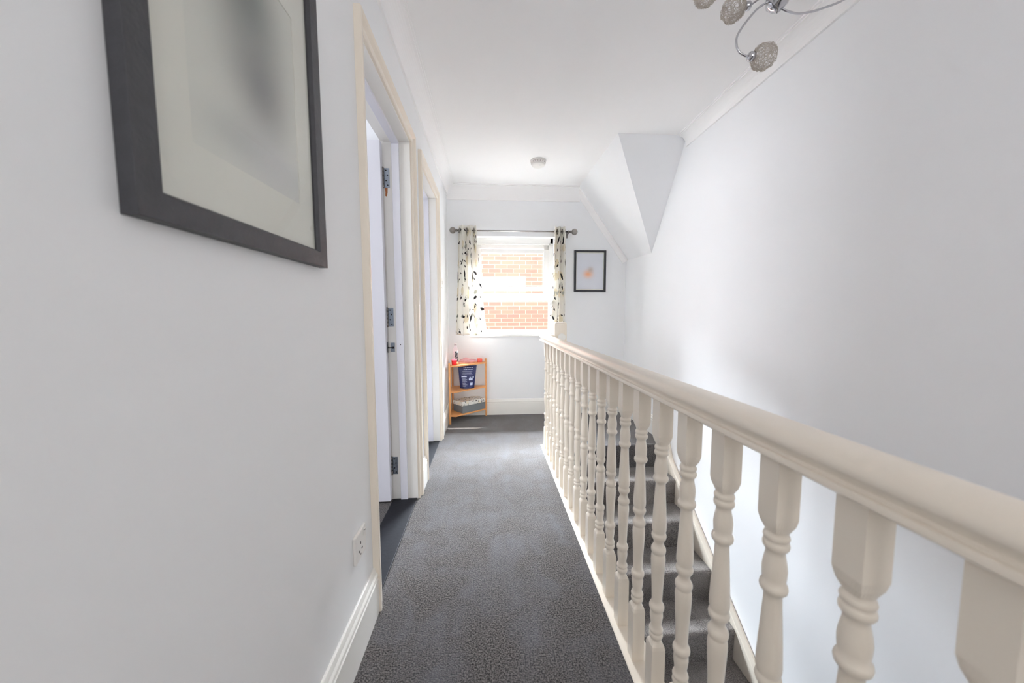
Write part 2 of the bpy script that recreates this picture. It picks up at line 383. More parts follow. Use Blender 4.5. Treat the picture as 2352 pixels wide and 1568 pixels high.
# slim fillet down the slope on the end wall
sd = (Vector(E3)-Vector(E1)).normalized(); nrm = Vector((-sd.z, 0, sd.x)); nrm = nrm if nrm.z < 0 else -nrm
m = MB()
def sl(p, base): return tuple(base + nrm*p[0] + Vector((0, -p[1], 0)))
pr = [(0, 0), (.05, 0), (.05, .010), (.035, .018), (.018, .035), (.010, .05), (0, .05)]
m.rings([[sl(p, Vector(E1)) for p in pr], [sl(p, Vector(E3)) for p in pr]], False, True)
struct('trim_5', m, 'ceiling', 'slim white moulding following the roof slope on the end wall', 'moulding')

# skirting boards
def skprof(t=.017, h=.165):
    return [(0, 0), (t, 0), (t, h*.74), (t-.003, h*.76), (t-.003, h*.80), (t, h*.82), (t-.001, h*.86), (t-.006, h*.90), (t-.008, h*.94), (t-.011, h*.99), (t-.014, h), (0, h)]
def skirt(name, fn, a, b, label):
    m = MB(); m.rings([[fn(p, t) for p in skprof()] for t in (a, b)], False, True); return struct(name, m, 'gloss', label, 'skirting board')
LW = lambda p, t: (XL+p[0], t, p[1])
skirt('baseboard_left', LW, YB, D1[0]-.050, 'white moulded skirting board under the socket')
skirt('baseboard_between', LW, D1[1]+.066, D2[0]-.066, 'short white skirting board between the two doorways')
skirt('baseboard_corner', LW, D2[1]+.066, YE, 'white skirting board beside the corner shelf')
skirt('baseboard_end', lambda p, t: (t, YE-p[0], p[1]), XL+.01, XR, 'white skirting board below the end window')
skirt('baseboard_right', lambda p, t: (XR-p[0], t, p[1]), Y0+.05, YE, 'white skirting board on the right at the stair head')
skirt('baseboard_back', lambda p, t: (t, YB+p[0], p[1]), XL, XR, 'white skirting board on the back wall')

# ---------------------------------------------------------------- doors
def hinge(parent, y, z, patch=False):
    x = XI
    h = MB(); h.box(x-.002, x+.030, y-.003, y-.0005, z-.05, z+.05); h.box(x-.040, x-.004, y-.0145, y-.0125, z-.05, z+.05)
    o = h.build('hinge', 'steel', parent, bevel=.0006)
    k = MB()
    for i in range(5): k.lathe([(z-.05+i*.02+.0005, .0055), (z-.05+i*.02+.0195, .0055)], (x-.002, y-.008, 0), n=14)
    k.lathe([(z-.054, .003), (z-.052, .0045), (z-.05, .0045)], (x-.002, y-.008, 0), n=12); k.lathe([(z+.05, .0045), (z+.052, .0045), (z+.055, .002)], (x-.002, y-.008, 0), n=12)
    k.build('knuckle', 'nickel', o)
    for i, (dx, dz) in enumerate(((.012, .038), (.020, .014), (.012, -.014), (.020, -.038))):
        c_ = MB(); c_.lathe([(y-.0042, .0036), (y-.0026, .0040)], (x+dx, 0, z+dz), 'y', 12); c_.build('screw', 'dark', o)
    if patch:
        q = MB(); q.prism([(x+.004, z-.052), (x+.018, z-.052), (x+.017, z-.075), (x+.012, z-.095), (x+.006, z-.093), (x+.007, z-.072)], y-.0022, y+.0005, 'y'); tag(q.build('bare_timber_patch', 'baretimber', o), 'patch of bare orange timber where paint is missing')
def door(name, d, label, ang, first):
    y0, y1 = d
    t = thing(name, (XL, (y0+y1)/2, 0), label, 'door', None, 'structure')
    L = MB()
    for (a, b) in ((y0-.025, y0), (y1, y1+.025)): L.box(XI, XL, a, b, 0, DH+.025)
    L.box(XI, XL, y0, y1, DH, DH+.025); L.build('lining', 'gloss', t)
    s = MB()
    for (a, b) in ((y0, y0+.013), (y1-.013, y1)): s.box(XI+.045, XI+.083, a, b, 0, DH-.013)
    s.box(XI+.045, XI+.083, y0, y1, DH-.013, DH); s.build('door_stop', 'leafp', t, bevel=.001)
    # architrave, mitred: profile q = distance out from opening, depth off the wall
    aw = .050 if first else .062
    pf = [(0, 0), (0, .010), (.004, .013), (.014, .013), (.017, .010), (.026, .011), (.034, .017), (.040, .022), (aw-.004, .024), (aw, .021), (aw, 0)]
    if first: pf = [(0, 0), (0, .010), (.004, .013), (.014, .013), (.017, .010), (.024, .011), (.030, .017), (.035, .022), (aw-.003, .024), (aw, .021), (aw, 0)]
    A = MB(); q0 = .004; ya, yb, zt = y0-0, y1+0, DH
    path = []
    for (yy, zz, sy, sz) in ((ya-q0, 0, -1, 0), (ya-q0, zt+q0, -1, 1), (yb+q0, zt+q0, 1, 1), (yb+q0, 0, 1, 0)):
        path.append([(XL+p[1], yy+sy*p[0], zz+sz*p[0]) for p in pf])
    A.rings(path, False, True); A.build('architrave', 'cream', t)
    # room-side architrave
    B = MB()
    for (a, b) in ((y0-.07, y0-.004), (y1+.004, y1+.06)): B.box(XI-.015, XI, a, b, 0, DH+.07)
    B.box(XI-.015, XI, y0-.07, y1+.06, DH+.005, DH+.07); B.build('inner_architrave', 'gloss', t)
    # leaf swung back into the room
    lw = y1-y0-.006; H_ = DH-.012
    lf = MB(); yf = y1-.043; x1 = XI-.004
    lf.box(x1-lw, x1, yf, yf+.036, .012, H_)
    lo = lf.build('door_leaf', 'leafp', t, bevel=.0015)
    pn = MB()
    for (za, zb) in ((.25, .85), (1.02, 1.75)):
        for (xa, xb) in ((x1-lw+.11, x1-lw/2-.04), (x1-lw/2+.04, x1-.13)):
            if first: continue
            pn.box(xa, xb, yf-.004, yf+.001, za, zb)
    if not first: pn.build('raised_panel', 'leafp', lo, bevel=.003)
    hd = MB(); hx = x1-lw+.06
    hd.lathe([(yf-.006, .024), (yf, .026)], (hx, 0, .98), 'y', 20); hd.tube([(hx, yf-.005, .98), (hx, yf-.045, .98), (hx+.01, yf-.052, .98), (hx+.11, yf-.052, .98)], .008, 10)
    hd.build('door_handle', 'nickel', lo)
    for i, z in enumerate((1.77, 1.035, .20)): hinge(t, y1, z, first and i == 0)
    if first:   # chain door closer on the hinge edge
        k = MB(); k.box(XI+.010, XI+.032, y1-.003, y1-.0005, .845, .895); ko = k.build('closer_plate', 'steel', t, bevel=.0008)
        k = MB(); k.box(XI-.008, XI-.004, y1-.020, y1-.0005, .840, .900); k.build('closer_edge_plate', 'steel', ko)
        k = MB(); k.tube([(XI-.006, y1-.010, .868), (XI+.022, y1-.006, .868)], .003, 8); k.lathe([(y1-.008, .006), (y1-.002, .006)], (XI+.024, 0, .868), 'y', 12); k.build('closer_chain', 'dark', ko)
        k = MB(); k.lathe([(y1-.0145, .0028), (y1-.0128, .003)], (XI+.066, 0, .885), 'y', 10); k.build('screw_head', 'dark', ko)
    return t
door('door_1', D1, 'nearer open white door with three steel hinges, large picture frame to its left', 90, True)
door('door_2', D2, 'farther open white door, just before the curtained window', 90, False)
for i, (d, lb) in enumerate(((D1, 'black painted threshold board in the nearer doorway'), (D2, 'dark painted threshold board in the farther doorway'))):
    m = MB(); m.box(XI, XL-.004, d[0], d[1], -.004, .005)
    o = struct('trim_%d' % (6+i), m, 'black', lb, 'threshold', bevel=.002)
m = MB(); m.box(XI+.005, XI+.035, D2[1]-.035, D2[1]-.012, .004, .03); tag(m.build('timber_offcut', 'baretimber', None, bevel=.002), 'small orange timber offcut on the farther threshold beside the jamb', 'offcut')

# ---------------------------------------------------------------- end window (vertical sliding sashes, lower one raised)
W = thing('window_1', ((WX0+WX1)/2, YE+.1, WZ0), 'white sliding sash window with the lower sash raised', 'window', None, 'structure')
b = MB(); fy0, fy1 = YE+.075, YE+.20; ft = .030
b.box(WX0, WX0+ft, fy0, fy1, WZ0, WZ1); b.box(WX1-ft, WX1, fy0, fy1, WZ0, WZ1); b.box(WX0, WX1, fy0, fy1, WZ1-.055, WZ1); b.box(WX0, WX1, fy0, fy1+.04, WZ0-.01, WZ0+.035)
b.build('box_frame', 'sash', W, bevel=.002)
bd = MB()
for (a, c_) in ((WX0+ft, WX0+ft+.012), (WX1-ft-.012, WX1-ft)): bd.box(a, c_, fy0, fy0+.015, WZ0, WZ1-.055)
bd.box(WX0+ft, WX1-ft, fy0, fy0+.015, WZ1-.067, WZ1-.055); bd.build('staff_bead', 'sash', W, bevel=.002)
ch = MB(); ch.box(WX1-ft-.0035, WX1-ft-.0005, fy0+.016, fy0+.10, 1.62, 1.775); ch.box(WX1-ft-.002, WX1-ft-.0005, fy0+.016, fy0+.03, WZ0+.04, 1.62); ch.build('sash_channel', 'dark', W)
def sash(y, z0, z1, st, top, bot, nm):
    m = MB(); a, c_ = WX0+ft+.002, WX1-ft-.004; yb_ = y+.034
    m.box(a, a+st, y, yb_, z0, z1); m.box(c_-st, c_, y, yb_, z0, z1); m.box(a+st, c_-st, y, yb_, z1-top, z1); m.box(a+st, c_-st, y, yb_, z0, z0+bot)
    o = m.build(nm, 'sash', W, bevel=.003)
    g = MB(); g.box(a+st-.004, c_-st+.004, y+.016, y+.019, z0+bot-.004, z1-top+.004); g.build('glass_pane', 'glass', o); return o
s1 = sash(fy0+.018, 1.190, 1.725, .062, .040, .075, 'lower_sash')
s2 = sash(fy0+.060, 1.300, WZ1-.056, .055, .040, .040, 'upper_sash')
m = MB(); m.box(.20, .255, fy0+.060-.010, fy0+.062, 1.338, 1.350); m.lathe([(1.35, .010), (1.356, .008)], (.228, fy0+.060, 0), n=14); m.build('sash_catch', 'nickel', s2, bevel=.002)
m = MB(); m.box(WX0-.0, WX1+.0, YE-.0, fy0+.002, WZ0-.022, WZ0); m.box(WX0-.030, WX1+.030, YE-.022, YE+.001, WZ0-.026, WZ0); m.build('window_board', 'sash', W, bevel=.005)
m = MB(); m.box(WX0-.02, WX1+.02, fy1, YE+.32, WZ0-.045, WZ0-.005); m.build('outer_sill', 'sash', W, bevel=.003)
# added back window, out of view, there to carry the fill light
W2 = thing('window_added', (.42, YB, .9), 'added white framed window behind the viewer, there for fill light', 'window', None, 'structure')
m = MB()
for (a, c_) in ((bx0, bx0+.05), (.395, .445), (bx1-.05, bx1)): m.box(a, c_, YB-.12, YB-.06, bz0, bz1)
m.box(bx0, bx1, YB-.12, YB-.06, bz0, bz0+.05); m.box(bx0, bx1, YB-.12, YB-.06, bz1-.05, bz1); m.build('window_frame', 'sash', W2)
m = MB(); m.box(bx0+.04, bx1-.04, YB-.095, YB-.09, bz0+.04, bz1-.04); m.build('glass_pane', 'glass', W2)

# neighbour's wall
m = MB(); m.box(-6, 7, 6.4, 6.65, -3.2, 4.7)
tag(m.build('neighbouring_brick_wall', 'brick'), 'sunny red brick wall of the house opposite, seen through the end window', 'brick wall')
m = MB(); q0, q1 = YE+.272, YE+.30  # unseen outer skin added in dark brick to cut bounce onto the wall opposite
m.box(-6, WX0, q0, q1, -3.2, 4.2); m.box(WX1, 7, q0, q1, -3.2, 4.2); m.box(WX0, WX1, q0, q1, -3.2, WZ0-.05); m.box(WX0, WX1, q0, q1, WZ1+.03, 4.2)
struct('wall_outside_added', m, brick('dark_brick', (96, 52, 44), (112, 62, 50), (120, 108, 98)), 'added dark outer brick leaf around the end window, cutting bounced light', 'wall')
m = MB(); m.box(-6, 7, 3.96, 6.4, -3.3, -3.2); tag(m.build('side_passage_ground', 'dirt'), 'ground of the passage between the two houses', 'ground', None, 'structure')

# ---------------------------------------------------------------- curtains
RY, RZ = 3.492, 1.868
rod = thing('curtain_rod', (.25, RY, RZ), 'slim metal curtain rod with ball finials above the end window', 'curtain rod')
m = MB(); m.lathe([(-.30, .0065), (.815, .0065)], (0, RY, RZ), 'x', 18); m.build('pole', 'nickel', rod)
for sgn, x in ((-1, -.30), (1, .812)):
    m = MB(); R_ = .031; pr = [(0, .009), (.004, .013), (.010, .013), (.013, .008), (.017, .008)] + [(.017+R_-R_*math.cos(a), max(.008, R_*math.sin(a))) for a in [PI*i/14 for i in range(1, 14)]] + [(.017+2*R_, .002)]
    m.lathe([(sgn*h, r) for h, r in pr], (x, RY, RZ), 'x', 24); m.build('finial', 'nickel', rod)
for x in (-.285, .80):
    m = MB(); m.box(x-.006, x+.006, RY-.002, YE-.004, RZ-.016, RZ-.008); m.box(x-.012, x+.012, YE-.006, YE, RZ-.045, RZ+.02); m.lathe([(-.007+x, .013), (.007+x, .013)], (0, RY, RZ), 'x', 16); m.build('bracket', 'nickel', rod)
def curtain(top, bot, nf, amp, ph, unroll, label, skew):
    zt, zb = RZ+.050, .842
    t = thing('curtain', ((top[0]+top[1])/2, RY, zb), label, 'curtain', 'leaf print curtains at the end window')
    def fn(s, v):
        e = v**1.3
        x0 = top[0]*(1-e)+bot[0]*e; x1 = top[1]*(1-e)+bot[1]*e
        a = 2*PI*nf*s+ph
        x = x0+(x1-x0)*(s+.030*math.sin(2*a)/nf*1.6)
        y = RY+amp*(1-.35*v*skew(s))*math.sin(a)+.006*math.sin(a*2.3+v*5)*v
        z = zt+(zb-zt)*v+.003*math.sin(a)
        return (x, y, z)
    m = MB(); m.grid(fn, 120, 46, True, lambda s, v: (s*unroll+ph, (1-v)*1.05)); o = m.build('fabric', 'curtain', t, solid=.0016)
    for k in range(int(nf*2)):
        s = (k+.5)/(nf*2); p = fn(s, .05); r = MB(); pts = [(p[0], RY+.024*math.cos(a), RZ+.024*math.sin(a)) for a in [2*PI*i/20 for i in range(20)]]
        r.tube(pts, .0035, 8, True); r.build('eyelet', 'nickel', t)
    return t
curtain((-.295, -.120), (-.34, -.025), 2.5, .040, .6, .62, 'left cream curtain with black and grey leaf print, spread at the hem', lambda s: s)
curtain((.655, .775), (.595, .775), 2.5, .038, 3.9, .50, 'right cream curtain with leaf print, bunched beside the small picture', lambda s: 1-s)

# ---------------------------------------------------------------- pictures
def picture_left():
    y0, y1, z0, z1 = .426, .886, 1.163, 1.78; fw = .037; xb, xf = XL+.0005, XL+.020
    t = thing('picture_frame', (XL, (y0+y1)/2, z0), 'large charcoal framed print with cream mount hanging on the left wall', 'picture')
    m = MB(); prof = [(0, 0), (0, .0195), (fw-.004, .0195), (fw, .013), (fw, 0)]
    cs = [(y0, z0, 1, 1), (y1, z0, -1, 1), (y1, z1, -1, -1), (y0, z1, 1, -1)]
    R_ = [[(xb+p[1], y+sy*p[0], z+sz*p[0]) for p in prof] for (y, z, sy, sz) in cs]; R_.append(R_[0])
    m.rings(R_, False, False); m.build('frame', 'frame', t, bevel=.0008)
    a, b_, c_, d = y0+fw-.002, y1-fw+.002, z0+fw-.002, z1-fw+.002
    o0, o1, o2, o3 = .522, .795, 1.286, 1.66
    m = MB()
    for (p, q, r, s) in ((a, o0, c_, d), (o1, b_, c_, d), (o0, o1, c_, o2), (o0, o1, o3, d)): m.box(xb+.006, xb+.0085, p, q, r, s)
    m.build('mount', 'mount', t)
    m = MB(); m.grid(lambda u, v: (xb+.0062, o0-.002+(o1-o0+.004)*u, o2-.002+(o3-o2+.004)*v), 1, 1, False); m.build('print', 'print_big', t)
    m = MB(); m.box(xb+.0105, xb+.012, a, b_, c_, d); m.build('glazing', 'glass', t)
picture_left()
def picture_end():
    x0, x1, z0, z1 = .880, 1.212, 1.279, 1.702; fw = .019; y = YE-.0005
    t = thing('picture_frame', ((x0+x1)/2, YE, z0), 'small black framed print with an orange smudge on the end wall', 'picture')
    prof = [(0, 0), (0, .020), (fw, .018), (fw, 0)]
    R_ = [[(xx+sx*p[0], y-p[1], zz+sz*p[0]) for p in prof] for (xx, zz, sx, sz) in ((x0, z0, 1, 1), (x1, z0, -1, 1), (x1, z1, -1, -1), (x0, z1, 1, -1))]; R_.append(R_[0])
    m = MB(); m.rings(R_, False, False); m.build('frame', 'frameblack', t, bevel=.0008)
    m = MB(); m.box(x0+fw-.002, x1-fw+.002, y-.006, y-.002, z0+fw-.002, z1-fw+.002); m.build('mount', 'mount', t)
    m = MB(); m.grid(lambda u, v: (x0+fw+.006+(x1-x0-2*fw-.012)*u, y-.0068, z0+fw+.010+(z1-z0-2*fw-.020)*v), 1, 1, False); m.build('print', 'print_small', t)
    m = MB(); m.box(x0+fw-.002, x1-fw+.002, y-.0115, y-.010, z0+fw-.002, z1-fw+.002); m.build('glazing', 'glass', t)
picture_end()

# ---------------------------------------------------------------- socket and switch
def socket():
    y0, y1, z0, z1 = 1.012, 1.098, .296, .382
    t = thing('wall_socket', (XL, (y0+y1)/2, z0), 'white single switched socket on the left wall above the skirting', 'socket')
    m = MB(); m.box(XL, XL+.0095, y0, y1, z0, z1); m.build('faceplate', 'plastic', t, bevel=.003)
    for (dy, dz, w_, h_) in ((0, .050, .0045, .008), (-.011, .027, .0075, .0045), (.011, .027, .0075, .0045), (-.001, .014, .004, .004)):
        m = MB(); yc = 1.050; m.box(XL+.0093, XL+.0101, yc+dy-w_/2, yc+dy+w_/2, z0+dz-h_/2, z0+dz+h_/2); m.build('pin_hole', 'dark', t)
    m = MB(); m.box(XL+.009, XL+.0125, 1.076, 1.088, z1-.030, z1-.010); so = m.build('rocker_switch', 'plastic', t, bevel=.001)
    m = MB(); m.box(XL+.0122, XL+.0127, 1.079, 1.085, z1-.0155, z1-.0125); tag(m.build('switch_mark', 'dark', so), 'small dark mark on the switch')
socket()
t = thing('light_switch', (XL, 3.07, 1.28), 'white light switch on the wall past the farther door', 'switch')
m = MB(); m.box(XL, XL+.009, 3.03, 3.116, 1.28, 1.366); m.build('faceplate', 'plastic', t, bevel=.003)
m = MB(); m.box(XL+.008, XL+.013, 3.066, 3.080, 1.308, 1.338); m.build('rocker', 'plastic', t, bevel=.001)

# ---------------------------------------------------------------- stairs
st = thing('staircase', ((XS+1.385)/2, Y0, ZB), 'grey carpeted stairs descending beside the balustrade along the right wall', 'stairs')
for k in range(1, 13):
    zt = -RI*k; ya = Y0-GO*(k-1); yb_ = Y0-GO*k
    pr = [(ya+.02, zt), (yb_+.020, zt), (yb_+.008, zt-.003), (yb_-.001, zt-.010), (yb_-.004, zt-.020), (yb_-.001, zt-.030), (yb_+.004, zt-.040), (yb_+.004, zt-RI-.01), (ya+.02, zt-RI-.01)]
    m = MB(); m.rings([[(x, p[0], p[1]) for p in pr] for x in (XS+.002, 1.384)], True, True)
    o = m.build('step', 'staircarpet', st); mod = o.modifiers.new('bevel', 'BEVEL'); mod.width = .006; mod.segments = 2; mod.limit_method = 'ANGLE'; mod.angle_limit = math.radians(50)
sl_ = RI/GO
m = MB()
def strp(off, y): return -(Y0-y)*sl_+off
pr = [(Y0+.06, .165), (Y0+.005, .165), (Y0-.10, strp(.018, Y0-.10)+.0), (-.05, strp(.018, -.05)), (-.05, strp(-.32, -.05)), (Y0+.06, strp(-.32, Y0+.06))]
m.prism(pr, 1.384, XR-.018, 'x'); m.prism([(a, b_-.012 if i < 4 else b_) for i, (a, b_) in enumerate(pr)], XR-.018, XR-.0015, 'x')
m.build('wall_stringer', 'cream', st, bevel=.004)

# ---------------------------------------------------------------- balustrade
BX, BP = .4408, .119
bl = thing('balustrade', (BX, 1.0, 0), 'white painted landing balustrade with turned spindles and rounded handrail', 'balustrade')
prof = [(0, .018, 1), (.156, .018, 1), (.166, .0172, .8), (.172, .0150, .4), (.176, .013, 0), (.180, .0125, 0), (.184, .0165, 0), (.190, .0178, 0), (.196, .0165, 0), (.198, .0145, 0), (.201, .0172, 0), (.205, .0178, 0), (.209, .0168, 0), (.212, .0145, 0),
 (.220, .0132, 0), (.232, .0150, 0), (.244, .0163, 0), (.254, .0158, 0), (.259, .0150, 0), (.262, .0172, 0), (.266, .0186, 0), (.270, .0190, 0), (.274, .0184, 0), (.278, .0168, 0), (.281, .0140, 0), (.289, .0132, 0), (.33, .0145, 0), (.37, .0165, 0), (.400, .0178, 0), (.411, .0174, 0), (.417, .0158, 0), (.419, .0155, 0), (.422, .0174, 0), (.426, .0184, 0), (.430, .0185, 0), (.434, .0178, 0), (.438, .0155, 0),
 (.443, .0130, 0), (.448, .0123, 0), (.453, .0130, 0), (.458, .0155, 0), (.462, .0178, 0), (.467, .0186, 0), (.472, .0178, 0), (.475, .0158, 0), (.478, .0160, 0), (.484, .0176, 0), (.492, .0179, 0), (.53, .0162, 0), (.57, .0140, 0), (.600, .0124, 0), (.609, .0122, 0), (.613, .0145, 0), (.617, .0178, 0), (.622, .0189, 0), (.627, .0180, 0), (.630, .0150, 0), (.640, .0160, 0), (.651, .0166, 0), (.662, .0155, 0), (.674, .0132, 0), (.681, .0126, 0), (.684, .0150, 0), (.688, .0175, 0), (.692, .0179, 0), (.696, .0168, 0), (.698, .0150, 0), (.701, .0168, 0), (.704, .0177, 0), (.708, .0165, 0), (.711, .0145, 0), (.714, .0145, .3), (.724, .0168, .75), (.736, .018, 1), (.840, .018, 1)]
R_ = []; fl = []
for (z, r, sq) in prof:
    ring = []
    for j in range(32):
        a = 2*PI*j/32; k = 1/max(abs(math.cos(a)), abs(math.sin(a))); k = 1+(k-1)*sq
        ring.append((r*k*math.cos(a), r*k*math.sin(a), z))
    R_.append(ring)
for i in range(len(prof)-1): fl.append(prof[i][2] < .5 and prof[i+1][2] < .5)
m = MB(); m.rings(R_, True, True, True, fl)
me_o = m.build('spindle', 'cream'); me_o.parent = bl
first = True
for i in range(-7, 20):
    if first: o = me_o; first = False
    else: o = link_copy(me_o, bl)
    o.location = (0, .345+.018+BP*i-1.0+(.004 if i == -1 else 0), .004)
m = MB(); m.prism([(.405, -.18), (.405, .001), (.408, .004), (XS+.014, .004), (XS+.017, .001), (XS+.017, -.012), (XS-.001, -.014), (XS-.001, -.18)], YN, Y0+.06, 'y'); m.build('base_trim', 'cream', bl, bevel=.001)
# handrail: profile swept along an L path into the newel
hpz = .839
hp_ = [(-.031, 0), (-.0345, .003), (-.0350, .007), (-.033, .0115), (-.0285, .013), (-.0270, .016), (-.0285, .021), (-.0335, .026), (-.0355, .031), (-.0345, .037), (-.030, .044), (-.022, .0490), (-.011, .0522), (0, .0532)]
full = hp_ + [(-x, z) for (x, z) in hp_[::-1][1:]]
xc = .4385; yc_ = 2.715
path = [[(xc+p[0], YN-.02, hpz+p[1]) for p in full]]
n_ = 5
path += [[(xc+p[0], yc_-p[0]*1.0, hpz+p[1]) for p in full]]
path += [[(.512, yc_-p[0], hpz+p[1]) for p in full]]
m = MB(); m.rings(path, True, True)
ho = m.build('handrail', 'cream', bl); md = ho.modifiers.new('es', 'EDGE_SPLIT'); md.split_angle = math.radians(42)
def newel(x0, x1, y0, y1, plug):
    m = MB(); a = .004
    m.rings([[(x0+i, y0+i, z), (x1-i, y0+i, z), (x1-i, y1-i, z), (x0+i, y1-i, z)] for (i, z) in ((0, 0), (0, .975), (.003, .981), (.010, .986))], False, True)
    o = m.build('newel_post', 'cream', bl, bevel=.002)
    if plug:
        m = MB(); m.lathe([(y0-.008, .028), (y0-.006, .031), (y0+.002, .031)], ((x0+x1)/2+.008, 0, .868), 'y', 28); tag(m.build('rosette', 'gloss', o), 'round pale rosette on the newel face')
newel(.510, .606, 2.672, 2.768, True)
newel(.391, .487, YN-.09, YN+.005, False)

# ---------------------------------------------------------------- smoke alarm
t = thing('smoke_alarm', (.42, 2.98, ZC), 'round white smoke alarm on the ceiling before the end window', 'smoke alarm')
m = MB(); m.lathe([(ZC, .066), (ZC-.006, .067), (ZC-.012, .064), (ZC-.013, .060)], (.42, 2.98, 0), n=36); m.build('base', 'plastic', t)
m = MB(); m.lathe([(ZC-.012, .060), (ZC-.026, .059), (ZC-.027, .055), (ZC-.029, .055), (ZC-.031, .058), (ZC-.038, .055), (ZC-.044, .046), (ZC-.047, .02), (ZC-.047, .001)], (.42, 2.98, 0), n=36); m.build('cover', 'plastic', t)
m = MB()
for i in range(18):
    a = 2*PI*i/18; cx, cy = .42+.0593*math.cos(a), 2.98+.0593*math.sin(a)
    m.lathe([(ZC-.024, .0022), (ZC-.016, .0022)], (cx, cy, 0), n=6)
m.build('vent', mat('vent_grey', (150, 140, 136)), t)
m = MB(); m.lathe([(ZC-.049, .007), (ZC-.046, .008)], (.43, 2.955, 0), n=14); m.build('test_button', 'plastic', t)

# ---------------------------------------------------------------- chandelier
HB = Vector((.862, 1.05, 1.985))
ch = thing('chandelier', (HB.x, HB.y, ZC), 'chrome ceiling light with curved arms and silver wire ball shades', 'ceiling light')
m = MB(); m.lathe([(ZC, .055), (ZC-.012, .055), (ZC-.02, .045), (ZC-.022, .012)], (HB.x, HB.y, 0), n=32); m.build('ceiling_plate', 'chrome', ch)
m = MB(); m.lathe([(ZC-.02, .006), (HB.z+.02, .006)], (HB.x, HB.y, 0), n=14); m.build('stem', 'chrome', ch)
m = MB(); m.lathe([(HB.z+.045, .010), (HB.z+.04, .022), (HB.z+.0, .030), (HB.z-.020, .028), (HB.z-.032, .018), (HB.z-.036, .008), (HB.z-.042, .006), (HB.z-.046, .002)], (HB.x, HB.y, 0), n=28); m.build('hub', 'chrome', ch)
def wireball(R=.033):
    m = MB(); rnd = random.Random(3)
    for k in range(34):
        ax = Vector((rnd.gauss(0, 1), rnd.gauss(0, 1), rnd.gauss(0, 1))).normalized(); u = ax.orthogonal().normalized(); v = ax.cross(u); off = rnd.uniform(-.75, .75)
        ph = [rnd.uniform(0, 6.3) for _ in range(3)]; pts = []
        for i in range(44):
            a = 2*PI*i/44; rr = R*math.sqrt(1-off*off); q = ax*(off*R)+(u*math.cos(a)+v*math.sin(a))*rr
            q = q.normalized()*R*(1+.05*math.sin(5*a+ph[0])+.05*math.sin(9*a+ph[1])); q += ax*.004*math.sin(7*a+ph[2]); pts.append(q)
        m.tube(pts, .00055, 4, True)
    return m
ball_mesh = None
arms = [  # ball centre, waypoints from hub
 ((.828, 1.05, 1.817), [(.840, 1.05, 1.975), (.796, 1.05, 1.945), (.746, 1.05, 1.880), (.741, 1.05, 1.847), (.751, 1.05, 1.827), (.768, 1.05, 1.818), (.780, 1.05, 1.816)]),
 ((.775, 1.12, 2.003), [(.845, 1.06, 2.005), (.838, 1.08, 2.010), (.830, 1.10, 2.012), (.824, 1.11, 2.010)]),
 ((.672, 1.10, 2.028), [(.84, 1.055, 2.02), (.79, 1.07, 2.085), (.73, 1.09, 2.10), (.705, 1.10, 2.07)]),
 ((1.130, 1.05, 2.060), [(.868, 1.05, 1.958), (.92, 1.05, 1.943), (.96, 1.05, 1.948), (1.001, 1.05, 1.960), (1.075, 1.05, 1.991), (1.110, 1.05, 2.03)]),
 ((.985, .93, 2.110), [(.88, 1.03, 2.00), (.92, 1.00, 2.03), (.955, .96, 2.06), (.970, .94, 2.08)]),
 ((.900, .86, 2.100), [(.875, 1.03, 2.00), (.885, .98, 2.035), (.895, .92, 2.05), (.90, .88, 2.075)]),
]
for bc, wp in arms:
    bc = Vector(bc); pts = bez([tuple(HB)] + wp, 30)
    m = MB(); m.tube(pts, .0030, 10); ao = m.build('arm', 'chrome', ch)
    d = (bc-pts[-1]).normalized(); e = pts[-1]
    m = MB(); m.tube([e-d*.002, e, e+d*.004, e+d*.016, e+d*.018], [.004, .009, .0125, .0125, .010], 16); m.build('lamp_holder', 'chrome', ao)
    m = MB(); m.tube([e+d*.016, e+d*.022, e+d*.030, e+d*.036], [.005, .0065, .0065, .002], 12); m.build('bulb', mat('bulb_glass', (235, 232, 225), .15), ao)
    if ball_mesh is None:
        ball_mesh = wireball().build('shade', 'wire'); so = ball_mesh
    else: so = ball_mesh.copy(); C.objects.link(so)
    so.parent = ao; so.location = bc-Vector(ch.location); so.rotation_euler = (random.random()*6, random.random()*6, random.random()*6)

# ---------------------------------------------------------------- corner shelf and its things
sh = thing('corner_shelf', (-.36, 3.5, 0), 'three tier bamboo corner shelf standing under the window', 'shelf')
def shelf_poly(): return [(-.386, 3.552), (-.386, 3.285), (-.322, 3.270), (-.040, 3.500), (-.040, 3.552)]
TZ = {'top': .565, 'mid': .318, 'low': .085}
for z in TZ.values():
    m = MB(); m.prism(shelf_poly(), z-.014, z, 'z'); m.build('shelf_board', 'wood', sh, bevel=.002)
for (x, y, h) in ((-.377, 3.273, .592), (-.377, 3.545, .592), (-.036, 3.540, .600)):
    m = MB(); m.box(x-.009, x+.009, y-.009, y+.009, 0, h); m.build('leg', 'wood', sh, bevel=.003)
tz, mz, lz = TZ['top'], TZ['mid'], TZ['low']
